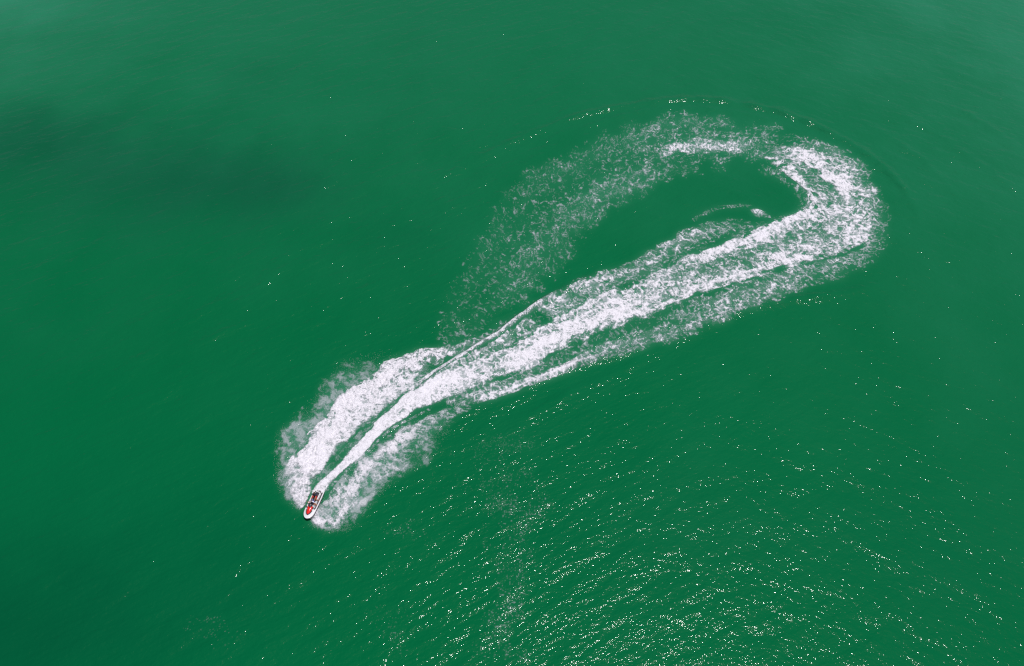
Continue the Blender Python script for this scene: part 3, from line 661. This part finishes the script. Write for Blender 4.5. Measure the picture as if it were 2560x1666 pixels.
# mats
for sx in (-1, 1):
    bm = bmesh.new()
    rr = []
    for y in np.linspace(-1.55, 0.15, 12):
        b = half_beam(y); z = deck_z(y, .7) + .012
        rr.append([(sx * b * .60, y, z), (sx * b * .79, y, z), (sx * b * .79, y, z - .02), (sx * b * .60, y, z - .02)])
    loft(bm, rr); bm_obj('footwell_mat', bm, M_mat, jet)
bm = bmesh.new(); rr = []
for y in np.linspace(-1.67, -1.40, 5):
    z = deck_z(y, 0) + .014; b = half_beam(y)
    rr.append([(-b * .40, y, z), (b * .40, y, z), (b * .40, y, z - .02), (-b * .40, y, z - .02)])
loft(bm, rr); bm_obj('stern_mat', bm, M_mat, jet)
# seat: white base, black stepped cushion
bm = bmesh.new(); rr = []
for y, hw, z in [(-1.36, .16, .66), (-1.3, .22, .74), (-1.1, .245, .78), (-.75, .235, .78), (-.6, .215, .74), (-.3, .20, .70), (0, .175, .72), (.2, .13, .80), (.28, .08, .84)]:
    rr.append([(-hw * 1.12, y, .5), (-hw, y, z - .06), (-hw * .6, y, z), (0, y, z + .015), (hw * .6, y, z), (hw, y, z - .06), (hw * 1.12, y, .5)])
loft(bm, rr); seat = bm_obj('seat', bm, M_seat, jet)
bm = bmesh.new()
for sx in (-1, 1):
    tube(bm, [(sx * .20, -1.38, .60), (sx * .27, -1.2, .66), (sx * .285, -.8, .66), (sx * .26, -.4, .60), (sx * .24, -.05, .62), (sx * .2, .2, .72)], [.03, .055, .06, .055, .05, .03], 10)
tube(bm, [(-.24, -1.33, .66), (-.12, -1.42, .68), (.12, -1.42, .68), (.24, -1.33, .66)], [.045, .05, .05, .045], 10)
bm_obj('seat_surround', bm, M_white, jet)
# hood: dark rim with the red panel set in it
def hood(name, grow, dz, mat):
    bm = bmesh.new(); rr = []
    for y in np.linspace(0.40 - grow * .3, 1.33 + grow, 18):
        u = (y - 0.36) / (1.33 + grow - 0.36)
        hw = (0.285 + grow) * max(0.03, (1 - u ** 3.0)) ** 0.6 * (0.82 + 0.18 * min(1, u * 4))
        b = max(half_beam(y), .05); ring = []
        for k in np.linspace(-1, 1, 9):
            x = hw * k; ring.append((x, y, deck_z(y, min(abs(x) / b, 1)) + dz + .03 * (1 - k * k)))
        ring += [(hw, y, ring[-1][2] - .05), (-hw, y, ring[0][2] - .05)]
        rr.append(ring)
    loft(bm, rr); return bm_obj(name, bm, mat, jet)
hood('hood_rim', 0.075, 0.03, M_dark)
bm = bmesh.new(); rr = []
hood('hood_panel', 0.0, 0.05, M_red)
bm = bmesh.new()
tube(bm, [(0, .30, .84), (0, .40, .93), (0, .50, .95), (0, .62, .90)], [.13, .17, .15, .08], 14, .5); bm_obj('dashboard', bm, M_dark, jet)
bars = bpy.data.objects.new('handlebar', None)
bm = bmesh.new(); tube(bm, [(-.40, .20, .99), (-.22, .30, 1.01), (0, .34, 1.00), (.22, .30, 1.01), (.40, .20, .99)], [.016] * 5, 8)
bars = bm_obj('handlebar', bm, M_dark, jet)
for sx in (-1, 1):
    bm = bmesh.new(); tube(bm, [(sx * .29, .265, 1.0), (sx * .42, .19, .985)], [.022, .024], 10); bm_obj('grip', bm, M_seat, bars)
    bm = bmesh.new(); ellipsoid(bm, (0, 0, 0), (.055, .105, .035)); bmesh.ops.translate(bm, verts=bm.verts, vec=(sx * .47, .50, .70))
    tube(bm, [(sx * .34, .56, .62), (sx * .45, .50, .68)], [.03, .02], 8)
    mi = bm_obj('mirror', bm, M_dark, jet)
    bm = bmesh.new(); ellipsoid(bm, (sx * .47, .425, .705), (.045, .035, .026)); bm_obj('mirror_glass', bm, M_grey, mi)
bm = bmesh.new(); tube(bm, [(0, .26, 1.0), (0, .34, 1.03), (0, .42, 1.0)], [.05, .075, .05], 12, .6); bm_obj('handlebar_pad', bm, M_grey, bars)
bm = bmesh.new(); tube(bm, [(0, -1.66, .22), (0, -1.78, .20)], [.09, .075], 14); bm_obj('jet_nozzle', bm, M_dark, jet)
bm = bmesh.new(); tube(bm, [(-.1, -1.70, .34), (-.1, -1.76, .36), (.1, -1.76, .36), (.1, -1.70, .34)], [.014] * 4, 8); bm_obj('boarding_handle', bm, M_dark, jet)

# ------------------------------------------------------------------ riders
def remeshed(name, bm, mat, parent, vox=0.0075, smooth=4):
    o = bm_obj(name + '_raw', bm, None)
    m = o.modifiers.new('r', 'REMESH'); m.mode = 'VOXEL'; m.voxel_size = vox; m.use_smooth_shade = True
    s_ = o.modifiers.new('s', 'SMOOTH'); s_.iterations = smooth; s_.factor = 0.5
    dg = bpy.context.evaluated_depsgraph_get()
    me = bpy.data.meshes.new_from_object(o.evaluated_get(dg)); me.name = name
    bpy.data.objects.remove(o); me.materials.clear()
    for p in me.polygons: p.use_smooth = True
    r = link(name, me, mat, parent)
    return r


def V(*a): return Vector(a)


def rider(hip, lean, head_fwd, hands, knees, feet, grip_dir, shoulder_drop=0.0):
    """joints of a seated figure facing +y; lean in degrees forward"""
    j = {}
    j['hip'] = hip; la = R(lean)
    up = V(0, math.sin(la), math.cos(la)); j['up'] = up
    j['waist'] = hip + up * .17; j['chest'] = hip + up * .38; j['neck'] = hip + up * .53 + V(0, .01, 0)
    j['head'] = j['neck'] + up * .10 + V(0, head_fwd, .09)
    for k, sx in enumerate((-1, 1)):
        j['sh', sx] = hip + up * .47 + V(sx * .175, 0, 0); j['hand', sx] = V(*hands[k]); j['knee', sx] = V(*knees[k]); j['foot', sx] = V(*feet[k])
        j['hj', sx] = hip + V(sx * .10, .02, -.01)
        a_, b_ = j['sh', sx], j['hand', sx]; d = (b_ - a_).length; m_ = (a_ + b_) / 2
        h = math.sqrt(max(.30 ** 2 - (d / 2) ** 2, .0004)); j['elbow', sx] = m_ + (V(sx * .75, -.1, -.6)).normalized() * h
    return j


def body_mesh(j, grips):
    bm = bmesh.new(); up = j['up']
    fw_ = V(0, up.z, -up.y)
    rot = Matrix((V(1, 0, 0), fw_, up)).transposed()
    ellipsoid(bm, j['hip'] + up * .03, (.165, .125, .12), rot); ellipsoid(bm, j['waist'], (.14, .105, .14), rot)
    ellipsoid(bm, j['chest'], (.165, .12, .17), rot); ellipsoid(bm, j['chest'] + up * .09, (.185, .095, .07), rot)
    tube(bm, [j['chest'] + up * .1, j['neck'] + up * .01, j['head'] - V(0, .01, .06)], [.075, .056, .055], 12)
    h = j['head']
    ellipsoid(bm, h + V(0, -.012, .02), (.076, .095, .092)); ellipsoid(bm, h + V(0, .035, -.05), (.056, .058, .062))
    ellipsoid(bm, h + V(0, .098, -.022), (.013, .018, .020))                      # nose
    ellipsoid(bm, h + V(0, .086, -.062), (.024, .010, .009))                      # mouth
    for sx in (-1, 1):
        ellipsoid(bm, h + V(sx * .078, -.005, -.01), (.011, .022, .032))
        ellipsoid(bm, h + V(sx * .029, .078, .006), (.015, .011, .010))           # eyes
        s_, e, ha = j['sh', sx], j['elbow', sx], j['hand', sx]
        ellipsoid(bm, s_, (.06, .058, .06))
        tube(bm, [s_, s_.lerp(e, .35), s_.lerp(e, .8), e, e.lerp(ha, .25), e.lerp(ha, .7), e.lerp(ha, .93)], [.054, .052, .042, .039, .042, .032, .026], 12)
        hj, kn, ft = j['hj', sx], j['knee', sx], j['foot', sx]
        tube(bm, [hj, hj.lerp(kn, .3), hj.lerp(kn, .8), kn, kn.lerp(ft, .3), kn.lerp(ft, .75), ft + V(0, -.03, .07)], [.095, .088, .062, .056, .058, .040, .036], 14)
        ellipsoid(bm, kn, (.057, .057, .057))
        tube(bm, [ft + V(0, -.075, .035), ft + V(0, -.02, .05), ft + V(0, .07, .035), ft + V(sx * .01, .15, .022)], [.034, .042, .040, .025], 12, .8)
        # palm, five bent fingers closed round what is held
        d = (ha - e).normalized(); g_ = grips[0 if sx < 0 else 1]; g_ = V(*g_).normalized(); side = g_; dn = V(0, 0, -1)
        tube(bm, [ha - d * .045, ha - d * .01, ha + d * .035], [.026, .036, .034], 10, .6)
        for f_, (o_, ln) in enumerate(((-.028, .85), (-.010, 1.0), (.009, .95), (.027, .75))):
            b_ = ha + side * o_ + d * .03
            tube(bm, [b_ - d * .01, b_ + d * .025 * ln + dn * .008, b_ + d * .030 * ln + dn * .030 * ln, b_ + d * .006 + dn * .042 * ln], [.0095, .009, .0085, .0075], 8)
        b_ = ha - side * sx * .0 - V(sx, 0, 0) * .028 - d * .012
        tube(bm, [b_, b_ + d * .02 + dn * .018 - V(sx, 0, 0) * .008, b_ + d * .026 + dn * .040], [.012, .010, .009], 8)
    return bm


def dress(p, j, top, sleeve, shorts, cap=None, vest_mat=None, strap=None):
    up = j['up']; fw_ = V(0, up.z, -up.y); rot = Matrix((V(1, 0, 0), fw_, up)).transposed()
    bm = bmesh.new()
    ellipsoid(bm, j['waist'] + up * .01, (.175, .145, .14), rot); ellipsoid(bm, j['chest'] + up * .01, (.195, .155, .155), rot)
    ellipsoid(bm, j['chest'] + up * .07, (.17, .14, .10), rot)
    o = remeshed('life_vest', bm, vest_mat, p, .012)
    if strap:
        bm = bmesh.new()
        for q_ in (.02, .10):
            pts = [j['chest'] - up * q_ + rot @ V(.20 * math.cos(a), .162 * math.sin(a), 0) for a in np.linspace(0, 2 * math.pi, 25)]
            tube(bm, pts, [.014] * 25, 6)
        bm_obj('buckle_strap', bm, strap, o)
    bm = bmesh.new()
    for sx in (-1, 1):
        s_, e = j['sh', sx], j['elbow', sx]
        tube(bm, [s_ - V(sx * .08, 0, -.01), s_, s_.lerp(e, .25), s_.lerp(e, .55)], [.065, .072, .066, .056], 12)
    ellipsoid(bm, j['chest'] + up * .095, (.19, .11, .075), rot)
    remeshed('shirt', bm, sleeve, p, .012)
    bm = bmesh.new(); ellipsoid(bm, j['hip'] + up * .03, (.18, .14, .125), rot)
    for sx in (-1, 1):
        hj, kn = j['hj', sx], j['knee', sx]; tube(bm, [hj, hj.lerp(kn, .35), hj.lerp(kn, .75)], [.108, .10, .082], 14)
    remeshed('shorts', bm, shorts, p, .012)
    h = j['head']
    bm = bmesh.new()
    if cap:
        ellipsoid(bm, h + V(0, -.015, .05), (.09, .108, .082)); ellipsoid(bm, h + V(0, -.03, .0), (.084, .09, .06))
        tube(bm, [h + V(0, .05, .06), h + V(0, .11, .052), h + V(0, .165, .036)], [.075, .07, .045], 14, .14)
        remeshed('cap', bm, cap, p, .009)
    else:
        ellipsoid(bm, h + V(0, -.03, .035), (.088, .098, .09)); ellipsoid(bm, h + V(0, -.055, -.03), (.075, .06, .07)); ellipsoid(bm, h + V(0, .045, .078), (.06, .035, .028))
        remeshed('hair', bm, M_hair, p, .009)


def person(j, grips, label, **kw):
    p = bpy.data.objects.new('person', None); COL.objects.link(p); p.matrix_world = BOAT
    tag(p, label, 'person')
    remeshed('body', body_mesh(j, grips), M_skin, p, .0065, 3)
    dress(p, j, **kw)
    return p

# driver, leaning over the bars
hd = [(-.355, .215, 1.025), (.355, .215, 1.025)]
j1 = rider(V(0, -.28, .80), 36, .05, hd, [(-.27, .10, .86), (.27, .10, .86)], [(-.40, -.10, .30), (.40, -.10, .30)], None)
person(j1, [(.85, .5, 0), (-.85, .5, 0)], 'driver in grey cap leaning forward, both hands on the jet ski handlebar',
       top=None, sleeve=M_pale, shorts=M_black, cap=M_cap, vest_mat=M_navy, strap=M_blue)
# passenger behind, upright
hp = [(-.20, -.26, 1.02), (.22, -.28, 1.02)]
j2 = rider(V(0, -.86, .86), 4, .01, hp, [(-.30, -.42, .90), (.30, -.42, .90)], [(-.41, -.66, .30), (.41, -.66, .30)], None)
person(j2, [(.3, .3, .9), (-.3, .3, .9)], 'bareheaded passenger in dark life vest on the rear seat behind the driver',
       top=None, sleeve=M_navy, shorts=M_redc, vest_mat=M_black, strap=M_navy)

# ------------------------------------------------------------------ flying droplets
def drops(name, n, picks, label):
    g = np.random.default_rng(5); P = []
    for (poly, hmax, share) in picks:
        m = int(n * share); k = len(poly)
        L_ = np.array([at(s[0], s[1])[:2] for s in poly]); R_ = np.array([at(s[2], s[3])[:2] for s in poly])
        t = g.random(m) * (k - 1); i = np.clip(t.astype(int), 0, k - 2); f = (t - i)[:, None]
        s = g.random(m)[:, None]
        a_ = L_[i] * (1 - f) + L_[i + 1] * f; b_ = R_[i] * (1 - f) + R_[i + 1] * f
        xy = a_ + (b_ - a_) * s + g.normal(0, .14, (m, 2))
        cl = fbm(xy[:, 0] / .8, xy[:, 1] / .8, 3, 91); ok = cl > g.normal(0, .25, m)
        xy = xy[ok]; z = hmax * g.random(len(xy)) ** 1.5 + .08
        P.append(np.column_stack([xy, z]))
    P = np.concatenate(P); m = len(P); r = (g.random(m) ** 2 * .014 + .006)
    o = np.array([[1, 0, 0], [0, 1, 0], [-1, 0, 0], [0, -1, 0], [0, 0, 1], [0, 0, -1]], float)
    v = (P[:, None] + o[None] * r[:, None, None]).reshape(-1, 3)
    f = np.array([[0, 1, 4], [1, 2, 4], [2, 3, 4], [3, 0, 4], [1, 0, 5], [2, 1, 5], [3, 2, 5], [0, 3, 5]])
    q_ = (f[None] + (np.arange(m) * 6)[:, None, None]).reshape(-1, 3)
    me = mesh_np(name, v, q_, False); ob = link(name, me, M_drop); tag(ob, label, 'spray', kind='stuff'); return ob

M_drop = plain('water droplets', (0.80, 0.78, 0.86), 0.4, 0.02, 5)
port = [(748, 1278, 764, 1262), (705, 1240, 776, 1232), (692, 1200, 788, 1214), (688, 1150, 797, 1194), (690, 1090, 838, 1138), (745, 1040, 893, 1075), (800, 980, 960, 1023), (850, 910, 1020, 975), (950, 885, 1090, 920)]
stbd = [(783, 1298, 782, 1318), (803, 1262, 840, 1335), (818, 1243, 885, 1322), (855, 1200, 935, 1262), (905, 1145, 985, 1210), (965, 1097, 1075, 1150), (1050, 1047, 1130, 1080)]
drops('spray_droplets', 34000, [(port, .9, .6), (stbd, .6, .4)], 'fine white spray droplets flung up on both sides of the jet ski')
